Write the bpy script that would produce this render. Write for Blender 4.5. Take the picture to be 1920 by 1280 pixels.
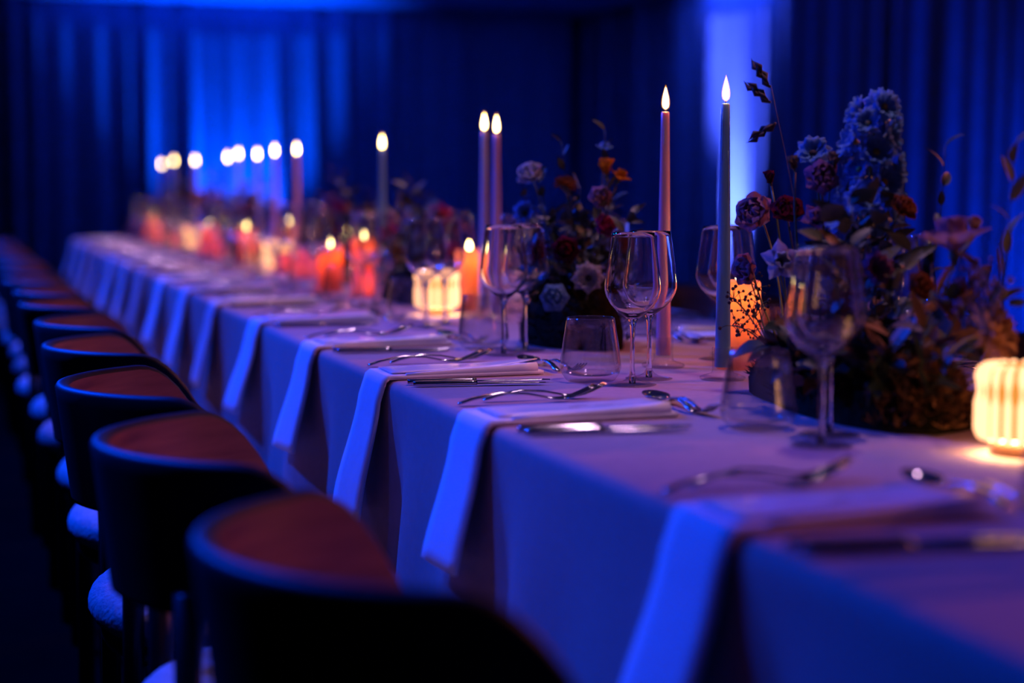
import bpy, math, random
from mathutils import Vector, Matrix, Euler
random.seed(11)
sc = bpy.context.scene
for o in list(bpy.data.objects):
    bpy.data.objects.remove(o)
COL = sc.collection
PI = math.pi

# ------------------------------------------------------------------ camera
cam_d = bpy.data.cameras.new('camera')
cam = bpy.data.objects.new('camera', cam_d)
COL.objects.link(cam)
cam.location = (0, 0, 1.06)
cam.rotation_euler = (math.radians(90 - 5.267), 0, math.radians(-18.25))
cam_d.sensor_width = 36.0
cam_d.lens = 60.0
cam_d.clip_start = 0.05
cam_d.dof.use_dof = True
cam_d.dof.focus_distance = 2.66
cam_d.dof.aperture_fstop = 1.75
cam_d.dof.aperture_blades = 0
sc.camera = cam
# ------------------------------------------------------------------ world, exposure
w = bpy.data.worlds.new('world')
sc.world = w
w.use_nodes = True
w.node_tree.nodes['Background'].inputs[0].default_value = (0.01, 0.03, 0.3, 1)
w.node_tree.nodes['Background'].inputs[1].default_value = 0.05
sc.view_settings.view_transform = 'Standard'
sc.view_settings.look = 'None'
sc.view_settings.exposure = 0.0
sc.view_settings.gamma = 1.0
sc.view_settings.use_curve_mapping = False
sc.cycles.transparent_max_bounces = 40
sc.cycles.max_bounces = 14
sc.cycles.transmission_bounces = 14
# ------------------------------------------------------------------ lights
BLUE = (0.0, 0.05, 1.0)

def aim(o, target):
    d = Vector(target) - o.location
    o.rotation_euler = d.to_track_quat('-Z', 'Y').to_euler()

def area(name, loc, target, size, power, col):
    l = bpy.data.lights.new(name, 'AREA')
    l.shape = 'DISK'
    l.size = size
    l.energy = power
    l.color = col
    o = bpy.data.objects.new(name, l)
    COL.objects.link(o)
    o.location = loc
    aim(o, target)
    return o

def spot(name, loc, target, deg, power, col, blend=1.0, radius=0.04):
    l = bpy.data.lights.new(name, 'SPOT')
    l.spot_size = math.radians(deg)
    l.spot_blend = blend
    l.shadow_soft_size = radius
    l.energy = power
    l.color = col
    o = bpy.data.objects.new(name, l)
    COL.objects.link(o)
    o.location = loc
    aim(o, target)
    return o

for y, p in ((2.9, 220), (4.5, 430), (6.3, 420), (8.2, 420), (10.2, 420)):
    spot('blue_ceiling_spot', (-0.75, y, 2.37), (0.95, y - 1.8, 0.75), 72, p, BLUE, 1.0, 0.06)
UP_BLUE = (0.0, 0.105, 1.0)
spot('curtain_uplight_back', (2.12, 12.66, 0.2), (2.0, 12.93, 1.9), 78, 900, UP_BLUE)
spot('curtain_uplight_right', (4.70, 10.12, 0.06), (4.84, 10.12, 1.6), 36, 6500, (0.17, 0.17, 1.0))
spot('curtain_fill_near', (4.35, 5.9, 0.4), (4.95, 8.6, 1.3), 95, 120, BLUE)  # unseen fill without a fixture, added to brighten the right-hand side drapes
for y, p in ((2.15, 32), (3.2, 38), (4.4, 44), (5.6, 58), (6.8, 68), (8.0, 72), (9.2, 66)):
    spot('pink_pin_spot', (1.2, y, 2.38), (1.05, y, 0.75), 54, p, (1.0, 0.54, 0.95), 1.0, 0.06)
for y, p in ((1.2, 70), (2.6, 90), (4.2, 90), (6.0, 90), (8.0, 90)):
    spot('warm_side_spot', (2.95, y, 2.2), (0.2, y, 0.72), 50, p, (1.0, 0.22, 0.22), 1.0, 0.05)

# ------------------------------------------------------------------ material helpers
MATS = {}

def mat(name, col=(0.8, 0.8, 0.8), rough=0.5, metal=0.0, noise=0.0, nscale=30.0, bump=0.0, bscale=200.0, **kw):
    if name in MATS:
        return MATS[name]
    m = bpy.data.materials.new(name)
    m.use_nodes = True
    nt = m.node_tree
    b = nt.nodes['Principled BSDF']
    b.inputs['Base Color'].default_value = (*col, 1)
    b.inputs['Roughness'].default_value = rough
    b.inputs['Metallic'].default_value = metal
    for k, v in kw.items():
        b.inputs[k].default_value = v
    tc = nt.nodes.new('ShaderNodeTexCoord')
    if noise:
        n = nt.nodes.new('ShaderNodeTexNoise')
        n.inputs['Scale'].default_value = nscale
        n.inputs['Detail'].default_value = 4
        r = nt.nodes.new('ShaderNodeValToRGB')
        r.color_ramp.elements[0].color = (*[c * (1 - noise) for c in col], 1)
        r.color_ramp.elements[1].color = (*[min(1, c * (1 + noise)) for c in col], 1)
        r.color_ramp.elements[0].position = 0.3
        r.color_ramp.elements[1].position = 0.7
        nt.links.new(tc.outputs['Object'], n.inputs['Vector'])
        nt.links.new(n.outputs['Fac'], r.inputs['Fac'])
        nt.links.new(r.outputs['Color'], b.inputs['Base Color'])
    if bump:
        n2 = nt.nodes.new('ShaderNodeTexNoise')
        n2.inputs['Scale'].default_value = bscale
        n2.inputs['Detail'].default_value = 3
        bp = nt.nodes.new('ShaderNodeBump')
        bp.inputs['Strength'].default_value = bump
        bp.inputs['Distance'].default_value = 0.004
        nt.links.new(tc.outputs['Object'], n2.inputs['Vector'])
        nt.links.new(n2.outputs['Fac'], bp.inputs['Height'])
        nt.links.new(bp.outputs['Normal'], b.inputs['Normal'])
    MATS[name] = m
    return m

def emit(name, col, strength):
    m = bpy.data.materials.new(name)
    m.use_nodes = True
    nt = m.node_tree
    nt.nodes.clear()
    o = nt.nodes.new('ShaderNodeOutputMaterial')
    e = nt.nodes.new('ShaderNodeEmission')
    e.inputs[0].default_value = (*col, 1)
    e.inputs[1].default_value = strength
    nt.links.new(e.outputs[0], o.inputs[0])
    MATS[name] = m
    return m

def glass_real(name, col=(1, 1, 1)):
    m = bpy.data.materials.new(name)
    m.use_nodes = True
    b = m.node_tree.nodes['Principled BSDF']
    b.inputs['Base Color'].default_value = (*col, 1)
    b.inputs['Roughness'].default_value = 0.0
    b.inputs['IOR'].default_value = 1.47
    b.inputs['Transmission Weight'].default_value = 1.0
    MATS[name] = m
    return m

def glass_thin(name, power=2.3, gain=0.95):
    # clear thin wall: straight-through transmission plus grazing reflection
    m = bpy.data.materials.new(name)
    m.use_nodes = True
    nt = m.node_tree
    nt.nodes.clear()
    o = nt.nodes.new('ShaderNodeOutputMaterial')
    t = nt.nodes.new('ShaderNodeBsdfTransparent')
    t.inputs[0].default_value = (0.97, 0.97, 0.98, 1)
    g = nt.nodes.new('ShaderNodeBsdfGlossy')
    g.inputs['Roughness'].default_value = 0.05
    lw = nt.nodes.new('ShaderNodeLayerWeight')
    pw = nt.nodes.new('ShaderNodeMath')
    pw.operation = 'POWER'
    pw.inputs[1].default_value = power
    ma = nt.nodes.new('ShaderNodeMath')
    ma.operation = 'MULTIPLY_ADD'
    ma.inputs[1].default_value = gain
    ma.inputs[2].default_value = 0.08
    mx = nt.nodes.new('ShaderNodeMixShader')
    L = nt.links.new
    L(lw.outputs['Facing'], pw.inputs[0])
    L(pw.outputs[0], ma.inputs[0])
    L(ma.outputs[0], mx.inputs[0])
    L(t.outputs[0], mx.inputs[1])
    L(g.outputs[0], mx.inputs[2])
    L(mx.outputs[0], o.inputs[0])
    MATS[name] = m
    return m

def wood(name, c1, c2, rough=0.45, scale=6.0):
    m = bpy.data.materials.new(name)
    m.use_nodes = True
    nt = m.node_tree
    b = nt.nodes['Principled BSDF']
    tc = nt.nodes.new('ShaderNodeTexCoord')
    mp = nt.nodes.new('ShaderNodeMapping')
    mp.inputs['Scale'].default_value = (1.0, 1.0, 9.0)
    n = nt.nodes.new('ShaderNodeTexNoise')
    n.inputs['Scale'].default_value = scale
    n.inputs['Detail'].default_value = 6
    n.inputs['Distortion'].default_value = 0.6
    r = nt.nodes.new('ShaderNodeValToRGB')
    r.color_ramp.elements[0].color = (*c1, 1)
    r.color_ramp.elements[1].color = (*c2, 1)
    r.color_ramp.elements[0].position = 0.35
    r.color_ramp.elements[1].position = 0.68
    L = nt.links.new
    L(tc.outputs['Object'], mp.inputs['Vector'])
    L(mp.outputs[0], n.inputs['Vector'])
    L(n.outputs['Fac'], r.inputs['Fac'])
    L(r.outputs['Color'], b.inputs['Base Color'])
    b.inputs['Roughness'].default_value = rough
    MATS[name] = m
    return m

def wax_glow(name, col, trans):
    m = bpy.data.materials.new(name)
    m.use_nodes = True
    nt = m.node_tree
    nt.nodes.clear()
    o = nt.nodes.new('ShaderNodeOutputMaterial')
    d = nt.nodes.new('ShaderNodeBsdfDiffuse')
    d.inputs[0].default_value = (*col, 1)
    t = nt.nodes.new('ShaderNodeBsdfTranslucent')
    t.inputs[0].default_value = (*trans, 1)
    mx = nt.nodes.new('ShaderNodeMixShader')
    mx.inputs[0].default_value = 0.6
    nt.links.new(d.outputs[0], mx.inputs[1])
    nt.links.new(t.outputs[0], mx.inputs[2])
    nt.links.new(mx.outputs[0], o.inputs[0])
    MATS[name] = m
    return m

M_FLOOR = mat('floor_dark', (0.003, 0.003, 0.003), 0.9, noise=0.4, nscale=8, **{'Specular IOR Level': 0.02})
M_WALL = mat('wall_dark', (0.02, 0.025, 0.04), 0.8, noise=0.1, nscale=3)
M_CEIL = mat('ceiling_paint', (0.10, 0.26, 0.52), 0.8, noise=0.04, nscale=2)
M_CURTAIN = mat('curtain_velvet', (0.10, 0.20, 0.36), 0.9, noise=0.12, nscale=14, bump=0.15, bscale=120)
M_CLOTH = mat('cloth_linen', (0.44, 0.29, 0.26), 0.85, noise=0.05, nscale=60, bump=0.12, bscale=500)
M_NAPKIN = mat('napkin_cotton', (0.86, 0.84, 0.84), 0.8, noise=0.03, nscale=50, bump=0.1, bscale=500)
M_PAPER = mat('menu_paper', (0.85, 0.82, 0.82), 0.2, noise=0.02, nscale=20)
M_INK = mat('menu_ink', (0.05, 0.05, 0.07), 0.7, noise=0.1)
M_STEEL = mat('cutlery_steel', (0.45, 0.45, 0.47), 0.12, 1.0, noise=0.03, nscale=90)
M_SHELL = mat('chair_shell_dark', (0.02, 0.021, 0.026), 0.5, noise=0.2, nscale=20)
M_WALNUT = wood('walnut_veneer', (0.16, 0.045, 0.025), (0.34, 0.12, 0.06))
M_LEG = mat('chair_leg_black', (0.012, 0.012, 0.014), 0.35, noise=0.15)
M_BOUCLE = mat('seat_boucle', (0.72, 0.72, 0.72), 0.95, noise=0.12, nscale=90, bump=0.9, bscale=110)
M_TABLE = wood('table_board', (0.10, 0.06, 0.04), (0.2, 0.12, 0.08))
M_GLASS = glass_real('clear_glass')
M_GLASS_T = glass_thin('clear_glass_wall')
M_GLASS_F = glass_thin('clear_glass_foot', 4.0, 0.55)
M_WAX_W = mat('taper_wax_pale', (0.55, 0.50, 0.52), 0.32, noise=0.05, nscale=25, **{'Subsurface Weight': 0.6, 'Subsurface Radius': (0.02, 0.008, 0.005), 'Subsurface Scale': 1.0})
M_WAX_T = mat('taper_wax_teal', (0.16, 0.33, 0.38), 0.32, noise=0.05, nscale=25, **{'Subsurface Weight': 0.6, 'Subsurface Radius': (0.02, 0.008, 0.005), 'Subsurface Scale': 1.0})
M_WAX_P = mat('taper_wax_rose', (0.70, 0.42, 0.46), 0.32, noise=0.05, nscale=25, **{'Subsurface Weight': 0.6, 'Subsurface Radius': (0.02, 0.008, 0.005), 'Subsurface Scale': 1.0})
M_PILLAR = wax_glow('pillar_wax_coral', (0.66, 0.22, 0.22), (1.0, 0.62, 0.34))
M_PILLAR_R = wax_glow('pillar_wax_red', (0.55, 0.07, 0.12), (1.0, 0.42, 0.22))
M_WICK = mat('wick_char', (0.03, 0.025, 0.02), 0.9, noise=0.2)
M_FLAME = emit('flame_glow', (1.0, 0.72, 0.25), 26.0)
M_LAMP = emit('lamp_core_glow', (1.0, 0.36, 0.06), 0.9)
M_FLUTE = emit('lamp_flute_glow', (1.0, 0.43, 0.21), 2.8)
M_LAMPDN = emit('lamp_under_glow', (1.0, 0.55, 0.22), 60.0)
M_LAMPBASE = wood('lamp_base_wood', (0.09, 0.035, 0.015), (0.18, 0.07, 0.03))
M_FIX = mat('fixture_black', (0.02, 0.02, 0.02), 0.4)
M_LENS = emit('fixture_lens_glow', BLUE, 6.0)

# ------------------------------------------------------------------ mesh helpers
class MB:
    def __init__(s):
        s.v = []
        s.f = []

    def add(s, vs, fs, M=None):
        k = len(s.v)
        for p in vs:
            p = Vector(p)
            s.v.append(tuple(M @ p) if M is not None else tuple(p))
        s.f += [tuple(i + k for i in f) for f in fs]
        return s

    def box(s, c, d, M=None):
        x, y, z = c
        a, b, e = d[0] / 2, d[1] / 2, d[2] / 2
        vs = [(x + i * a, y + j * b, z + k * e) for i in (-1, 1) for j in (-1, 1) for k in (-1, 1)]
        return s.add(vs, [(0, 1, 3, 2), (4, 6, 7, 5), (0, 4, 5, 1), (2, 3, 7, 6), (0, 2, 6, 4), (1, 5, 7, 3)], M)

    def lathe(s, prof, n=32, M=None, closed=False):
        vs, fs = [], []
        for r, z in prof:
            for i in range(n):
                a = 2 * PI * i / n
                vs.append((r * math.cos(a), r * math.sin(a), z))
        m = len(prof)
        for j in range(m if closed else m - 1):
            j2 = (j + 1) % m
            for i in range(n):
                i2 = (i + 1) % n
                fs.append((j * n + i, j * n + i2, j2 * n + i2, j2 * n + i))
        return s.add(vs, fs, M)

    def tube(s, pts, rad, n=6, M=None):
        vs, fs = [], []
        P = [Vector(p) for p in pts]
        m = len(P)
        for i, p in enumerate(P):
            d = (P[min(i + 1, m - 1)] - P[max(i - 1, 0)])
            if d.length < 1e-9:
                d = Vector((0, 0, 1))
            q = d.to_track_quat('Z', 'X')
            r = rad[i] if isinstance(rad, (list, tuple)) else rad
            for k in range(n):
                a = 2 * PI * k / n
                vs.append(tuple(p + q @ Vector((r * math.cos(a), r * math.sin(a), 0))))
        for i in range(m - 1):
            for k in range(n):
                k2 = (k + 1) % n
                fs.append((i * n + k, i * n + k2, (i + 1) * n + k2, (i + 1) * n + k))
        fs.append(tuple(range(n - 1, -1, -1)))
        fs.append(tuple((m - 1) * n + k for k in range(n)))
        return s.add(vs, fs, M)

    def strip(s, pts, thick, M=None):
        # pts: (x, y, z, halfwidth) along x, flat bar with thickness
        vs, fs = [], []
        for x, y, z, h in pts:
            vs += [(x, y - h, z - thick * .3), (x, y - h * .6, z + thick * .5), (x, y + h * .6, z + thick * .5),
                   (x, y + h, z - thick * .3), (x, y, z - thick * .5)]
        m = len(pts)
        for i in range(m - 1):
            for k in range(5):
                k2 = (k + 1) % 5
                fs.append((i * 5 + k, (i + 1) * 5 + k, (i + 1) * 5 + k2, i * 5 + k2))
        fs.append((0, 1, 2, 3, 4))
        fs.append(tuple((m - 1) * 5 + k for k in (4, 3, 2, 1, 0)))
        return s.add(vs, fs, M)

    def ball(s, c, r, n=8, M=None):
        x, y, z = c
        vs, fs = [(x, y, z - r)], []
        m = max(3, n // 2)
        for j in range(1, m):
            t = -PI / 2 + PI * j / m
            for i in range(n):
                a = 2 * PI * i / n
                vs.append((x + r * math.cos(t) * math.cos(a), y + r * math.cos(t) * math.sin(a), z + r * math.sin(t)))
        vs.append((x, y, z + r))
        for i in range(n):
            fs.append((0, 1 + (i + 1) % n, 1 + i))
            fs.append((len(vs) - 1, 1 + (m - 2) * n + i, 1 + (m - 2) * n + (i + 1) % n))
        for j in range(m - 2):
            for i in range(n):
                i2 = (i + 1) % n
                fs.append((1 + j * n + i, 1 + j * n + i2, 1 + (j + 1) * n + i2, 1 + (j + 1) * n + i))
        return s.add(vs, fs, M)

    def mesh(s, name, m, smooth=True):
        me = bpy.data.meshes.new(name)
        me.from_pydata(s.v, [], s.f)
        if smooth:
            me.polygons.foreach_set('use_smooth', [True] * len(me.polygons))
        me.materials.append(m)
        me.update()
        return me

    def build(s, name, m, parent=None, smooth=True):
        return inst(name, s.mesh(name, m, smooth), parent)

def inst(name, me, parent=None, M=None):
    o = bpy.data.objects.new(name, me)
    COL.objects.link(o)
    if parent is not None:
        o.parent = parent
    if M is not None:
        o.matrix_local = M
    return o

def empty(name, loc=(0, 0, 0), rz=0.0):
    o = bpy.data.objects.new(name, None)
    o.empty_display_size = 0.05
    COL.objects.link(o)
    o.location = loc
    o.rotation_euler = (0, 0, rz)
    return o

def tag(o, label=None, cat=None, group=None, kind=None):
    if label:
        o['label'] = label
    if cat:
        o['category'] = cat
    if group:
        o['group'] = group
    if kind:
        o['kind'] = kind
    return o

def copy_tree(o, parent=None):
    c = o.copy()
    COL.objects.link(c)
    if parent is not None:
        c.parent = parent
    for ch in [k for k in bpy.data.objects if k.parent == o]:
        copy_tree(ch, c)
    return c

KIDS = {}
def dup(proto, loc, rz):
    def rec(o, parent):
        c = o.copy()
        COL.objects.link(c)
        if parent is not None:
            c.parent = parent
        key = o.name
        if key not in KIDS:
            KIDS[key] = list(o.children)
        for ch in KIDS[key]:
            rec(ch, c)
        return c
    r = rec(proto, None)
    r.location = loc
    r.rotation_euler = (0, 0, rz)
    return r

class Proto:
    """first use moves the built thing itself, later uses copy it"""
    def __init__(s, o):
        s.o = o
        s.used = False

    def put(s, loc, rz, label, cat, group=None):
        if not s.used:
            s.used = True
            o = s.o
            o.location = loc
            o.rotation_euler = (0, 0, rz)
        else:
            o = dup(s.o, loc, rz)
        tag(o, label, cat, group)
        return o

ORD = ['first', 'second', 'third', 'fourth', 'fifth', 'sixth', 'seventh', 'eighth', 'ninth', 'tenth', 'eleventh',
       'twelfth', 'thirteenth', 'fourteenth', 'fifteenth', 'sixteenth', 'seventeenth']

def sstep(a, b, x):
    t = max(0.0, min(1.0, (x - a) / (b - a)))
    return t * t * (3 - 2 * t)

# ------------------------------------------------------------------ room shell
def slab(name, c, d, m):
    return tag(MB().box(c, d).build(name, m, smooth=False), kind='structure')

CEIL = 2.41
slab('floor', (0, 4.5, -0.05), (13, 18.2, 0.1), M_FLOOR)
slab('ceiling', (0, 4.5, CEIL + 0.05), (13, 18.2, 0.1), M_CEIL)
slab('wall_back', (0, 13.3, CEIL / 2), (13, 0.1, CEIL), M_WALL)
slab('wall_right', (5.3, 4.5, CEIL / 2), (0.1, 17.4, CEIL), M_WALL)
slab('wall_left', (-6.45, 4.5, CEIL / 2), (0.1, 17.4, CEIL), M_WALL)
slab('wall_front', (0, -4.45, CEIL / 2), (13, 0.1, CEIL), M_WALL)

# ------------------------------------------------------------------ curtains
def curtain(p0, p1, nrm, seed, label):
    rnd = random.Random(seed)
    L = (Vector(p1) - Vector(p0)).length
    u = (Vector(p1) - Vector(p0)).normalized()
    n = Vector(nrm)
    # irregular pleats: list of fold centres with own depth and width
    folds, x = [], 0.0
    while x < L:
        wv = rnd.uniform(0.11, 0.27)
        folds.append((x, wv, rnd.uniform(0.35, 1.0), rnd.uniform(-0.03, 0.03)))
        x += wv
    N = int(L / 0.016)
    zs = [0.01, 0.25, 0.6, 1.0, 1.4, 1.8, 2.15, CEIL - 0.02]
    vs, fs = [], []
    for z in zs:
        k = z / CEIL
        for i in range(N + 1):
            s = L * i / N
            a = 0.0
            for fx, fw, fa, fd in folds:
                t = (s - fx - fd * (1 - k)) / fw
                if 0 <= t < 1:
                    a = fa * (math.sin(PI * t) ** 1.3) + 0.18 * fa * math.sin(4 * PI * t + fx)
            dep = (0.14 - 0.04 * k) * a + 0.012 * math.sin(s * 3.1 + seed)
            vs.append(tuple(Vector(p0) + u * s + n * dep + Vector((0, 0, z))))
    W = N + 1
    for j in range(len(zs) - 1):
        for i in range(N):
            fs.append((j * W + i, j * W + i + 1, (j + 1) * W + i + 1, (j + 1) * W + i))
    o = MB().add(vs, fs).build('curtain', M_CURTAIN)
    md = o.modifiers.new('thickness', 'SOLIDIFY')
    md.thickness = 0.003
    tag(o, label, 'curtain', 'pleated drapes around the room')

curtain((-3.2, 13, 0), (0.55, 13, 0), (0, -1, 0), 3, 'pleated drape on the back wall in deep shadow at far left')
curtain((0.55, 13, 0), (2.55, 13, 0), (0, -1, 0), 8, 'pleated drape on the back wall lit bright blue behind the table end')
curtain((2.55, 13, 0), (4.78, 13, 0), (0, -1, 0), 5, 'dim pleated drape on the back wall beside the corner')
curtain((4.95, 13, 0), (4.95, 11.05, 0), (-1, 0, 0), 21, 'dark pleated drape on the side wall next to the corner')
curtain((4.95, 11.05, 0), (4.95, 9.75, 0), (-1, 0, 0), 14, 'side wall drape with the bright column of blue light')
curtain((4.95, 9.75, 0), (4.95, 8.36, 0), (-1, 0, 0), 31, 'dim side wall drape behind the tall pale delphinium')
curtain((4.95, 8.3, 0), (4.95, 6.2, 0), (-1, 0, 0), 17, 'dim side wall drape at the right edge of the view')

def uplight(loc, label):
    e = empty('uplight', loc)
    MB().lathe([(0.0, 0), (0.07, 0), (0.075, 0.01), (0.075, 0.13), (0.068, 0.13), (0.066, 0.11), (0, 0.11)], 20).build('housing', M_FIX, e)
    MB().lathe([(0.0, 0.115), (0.064, 0.115)], 20).build('lens', M_LENS, e)
    tag(e, label, 'uplight', 'floor uplights')
uplight((1.95, 12.55, 0), 'floor uplight washing the back wall drape blue')
uplight((4.62, 10.12, 0), 'floor uplight throwing a blue column on the side drape')

# ------------------------------------------------------------------ table and cloth
TX0, TX1, TY0, TY1, TZ = 0.655, 1.675, 0.25, 10.1, 0.75
TC = (TX0 + TX1) / 2
YN = [1.41, 2.13, 2.67, 3.21, 3.81, 4.44, 5.0, 5.57, 6.15, 6.73, 7.31, 7.89, 8.47, 9.05, 9.63]
YF = [1.38 + 0.59 * i for i in range(14)]

tb = empty('banquet_table', (TC, (TY0 + TY1) / 2, 0))
tag(tb, 'long banquet table hidden under the pale floor-length cloth', 'table')
MB().box((0, 0, 0.725), (TX1 - TX0 - 0.03, TY1 - TY0 - 0.03, 0.03)).build('tabletop', M_TABLE, tb, False)
for iy in range(-2, 3):
    for sx in (-1, 1):
        MB().box((sx * 0.33, iy * 2.3, 0.355), (0.06, 0.06, 0.71)).build('leg', M_TABLE, tb, False)

def wave(side, y):
    if side == 0:
        a = 0.0
        for yn in [0.8] + YN:
            a += 0.85 * math.exp(-((y - yn - 0.03) / 0.085) ** 2) - 0.75 * math.exp(-((y - yn + 0.125) / 0.055) ** 2)
        return a + 0.22 * math.sin(y * 13.7) + 0.15 * math.sin(y * 23.1 + 1)
    return 0.6 * math.sin(y * 11.3 + side) + 0.35 * math.sin(y * 19.7 + 2 * side)

def cloth_out(side, y, s):
    """outward push of the hanging cloth at drop s below the table edge"""
    k = sstep(0.0, 0.34, s)
    return 0.032 * sstep(0.0, 0.5, s) + wave(side, y) * (0.026 * sstep(0.01, 0.25, s) + 0.012 * sstep(0.2, 0.72, s))

def cloth_z(s):
    return TZ - s

def tablecloth():
    R = 0.012
    per = []           # (x, y, nx, ny, side, param)
    st = 0.018
    n = int((TY1 - TY0) / st)
    for i in range(n + 1):
        per.append((TX0, TY0 + (TY1 - TY0) * i / n, -1, 0, 0))
    m = int((TX1 - TX0) / st)
    for i in range(1, m):
        per.append((TX0 + (TX1 - TX0) * i / m, TY1, 0, 1, 1))
    for i in range(n + 1):
        per.append((TX1, TY1 - (TY1 - TY0) * i / n, 1, 0, 2))
    for i in range(1, m):
        per.append((TX1 - (TX1 - TX0) * i / m, TY0, 0, -1, 3))
    N = len(per)
    rows = [(-R * 2.5, 0.0), (-R * 1.2, 0.0), (-R * 0.45, -R * 0.12), (0, -R * 0.6), (R * 0.2, -R * 1.4)]
    rows += [(None, s) for s in (0.03, 0.05, 0.08, 0.11, 0.15, 0.19, 0.24, 0.3, 0.37, 0.45, 0.54, 0.64, 0.735)]
    vs, fs = [], []
    for a, b in rows:
        for (x, y, nx, ny, side) in per:
            t = y if nx else x
            if a is not None:
                vs.append((x + nx * a, y + ny * a, TZ + b))
            else:
                o = R * 0.2 + cloth_out(side, t, b)
                # soften towards the corners
                if nx:
                    e = min(y - TY0, TY1 - y)
                else:
                    e = min(x - TX0, TX1 - x)
                q = sstep(0, 0.08, e)
                o = o * q + 0.04 * sstep(0, 0.5, b) * (1 - q)
                vs.append((x + nx * o, y + ny * o, TZ - b))
    for j in range(len(rows) - 1):
        for i in range(N):
            i2 = (i + 1) % N
            fs.append((j * N + i, (j + 1) * N + i, (j + 1) * N + i2, j * N + i2))
    # flat top: join each left perimeter point to its opposite
    left = list(range(0, n + 1))
    right = [n + (m - 1) + 1 + (n - i) for i in range(n + 1)]
    for i in range(n):
        fs.append((left[i], left[i + 1], right[i + 1], right[i]))
    return MB().add(vs, fs).build('tablecloth', M_CLOTH)

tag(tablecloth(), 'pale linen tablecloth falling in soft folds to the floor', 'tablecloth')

# ------------------------------------------------------------------ chairs
def make_chair():
    e = empty('dining_chair')
    # seat pad
    rnd = random.Random(4)
    prof = [(0.001, 0.458)] + [(0.02 * k, 0.459 + 0.002 * math.sin(k * .3)) for k in range(1, 10)]
    prof += [(0.2 + 0.05 * math.sin(q * PI / 14), 0.428 + 0.032 * math.cos(q * PI / 14)) for q in range(0, 15)] + [(0.1, 0.395), (0.001, 0.395)]
    mb = MB().lathe(prof, 110)
    mb.v = [(x * 0.72 - 0.07, y * 0.98, z) for x, y, z in mb.v]
    mb.v = [(x + rnd.uniform(-.0011, .0011), y + rnd.uniform(-.0011, .0011), z + rnd.uniform(-.0011, .0011)) for x, y, z in mb.v]
    mb.build('seat', M_BOUCLE, e)
    MB().lathe([(0.001, 0.372), (0.22, 0.372), (0.226, 0.38), (0.226, 0.396), (0.001, 0.396)], 40, Matrix.Translation((-0.07, 0, 0)) @ Matrix.Diagonal((0.72, 0.98, 1, 1))).build('seat_frame', M_LEG, e)
    # curved shell: outside + rim dark, inside veneer
    N = 44
    T = math.radians(88)
    def ring(t, f, inset):
        # f: 0 bottom .. 1 top
        k = 0.925 + 0.075 * f
        a, b = 0.272 * k - inset, 0.262 * k - inset
        return (-0.02 - a * math.cos(t), b * math.sin(t))
    def top(t):
        return 0.765 - 0.13 * max(0.0, (abs(t) - math.radians(60)) / math.radians(28)) ** 2.2
    def bot(t):
        return 0.592 + 0.012 * sstep(0.8, 1.6, abs(t))
    rows_o = [0.0, 0.03, 0.12, 0.3, 0.5, 0.7, 0.88, 0.97]
    th = 0.021
    vs, fs = [], []
    prof = [(f, 0.0) for f in rows_o] + [(1.0, 0.004), (1.01, th * 0.5), (1.0, th - 0.004), (0.97, th)]
    for i in range(N + 1):
        t = -T + 2 * T * i / N
        zt, zb = top(t), bot(t)
        for f, ins in prof:
            x, y = ring(t, min(f, 1), ins)
            vs.append((x, y, zb + (zt - zb) * f))
        x, y = ring(t, 0, th)
        vs.append((x, y, zb))
    W = len(prof) + 1
    for i in range(N):
        for j in range(W - 2):
            fs.append((i * W + j, (i + 1) * W + j, (i + 1) * W + j + 1, i * W + j + 1))
        fs.append((i * W + W - 1, (i + 1) * W + W - 1, (i + 1) * W, i * W))
    fs.append(tuple(range(W - 1, -1, -1)))
    fs.append(tuple(N * W + k for k in range(W)))
    back = MB().add(vs, fs).build('backrest', M_SHELL, e)
    vs, fs = [], []
    rows = [0.0, 0.2, 0.4, 0.6, 0.8, 0.97]
    for i in range(N + 1):
        t = -T + 2 * T * i / N
        zt, zb = top(t), bot(t)
        for f in rows:
            x, y = ring(t, f, th - (0.0006 if 0 < f < 0.97 else 0))
            vs.append((x, y, zb + (zt - zb) * f))
    W = len(rows)
    for i in range(N):
        for j in range(W - 1):
            fs.append((i * W + j, i * W + j + 1, (i + 1) * W + j + 1, (i + 1) * W + j))
    lin = MB().add(vs, fs).build('wood_lining', M_WALNUT, back)
    lin['label'] = 'reddish walnut veneer lining the inside of the back'
    for s in (-1, 1):
        MB().tube([(-0.205, s * 0.185, 0.0), (-0.203, s * 0.183, 0.35), (-0.2, s * 0.181, 0.62)], 0.0155, 12).build('leg', M_LEG, e)
        MB().tube([(0.055, s * 0.165, 0.0), (0.045, s * 0.15, 0.38)], [0.013, 0.0155], 12).build('leg', M_LEG, e)
        MB().tube([(-0.203, s * 0.183, 0.384), (-0.1, s * 0.1, 0.384)], 0.011, 8).build('bracket', M_LEG, e)
    return Proto(e)

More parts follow.
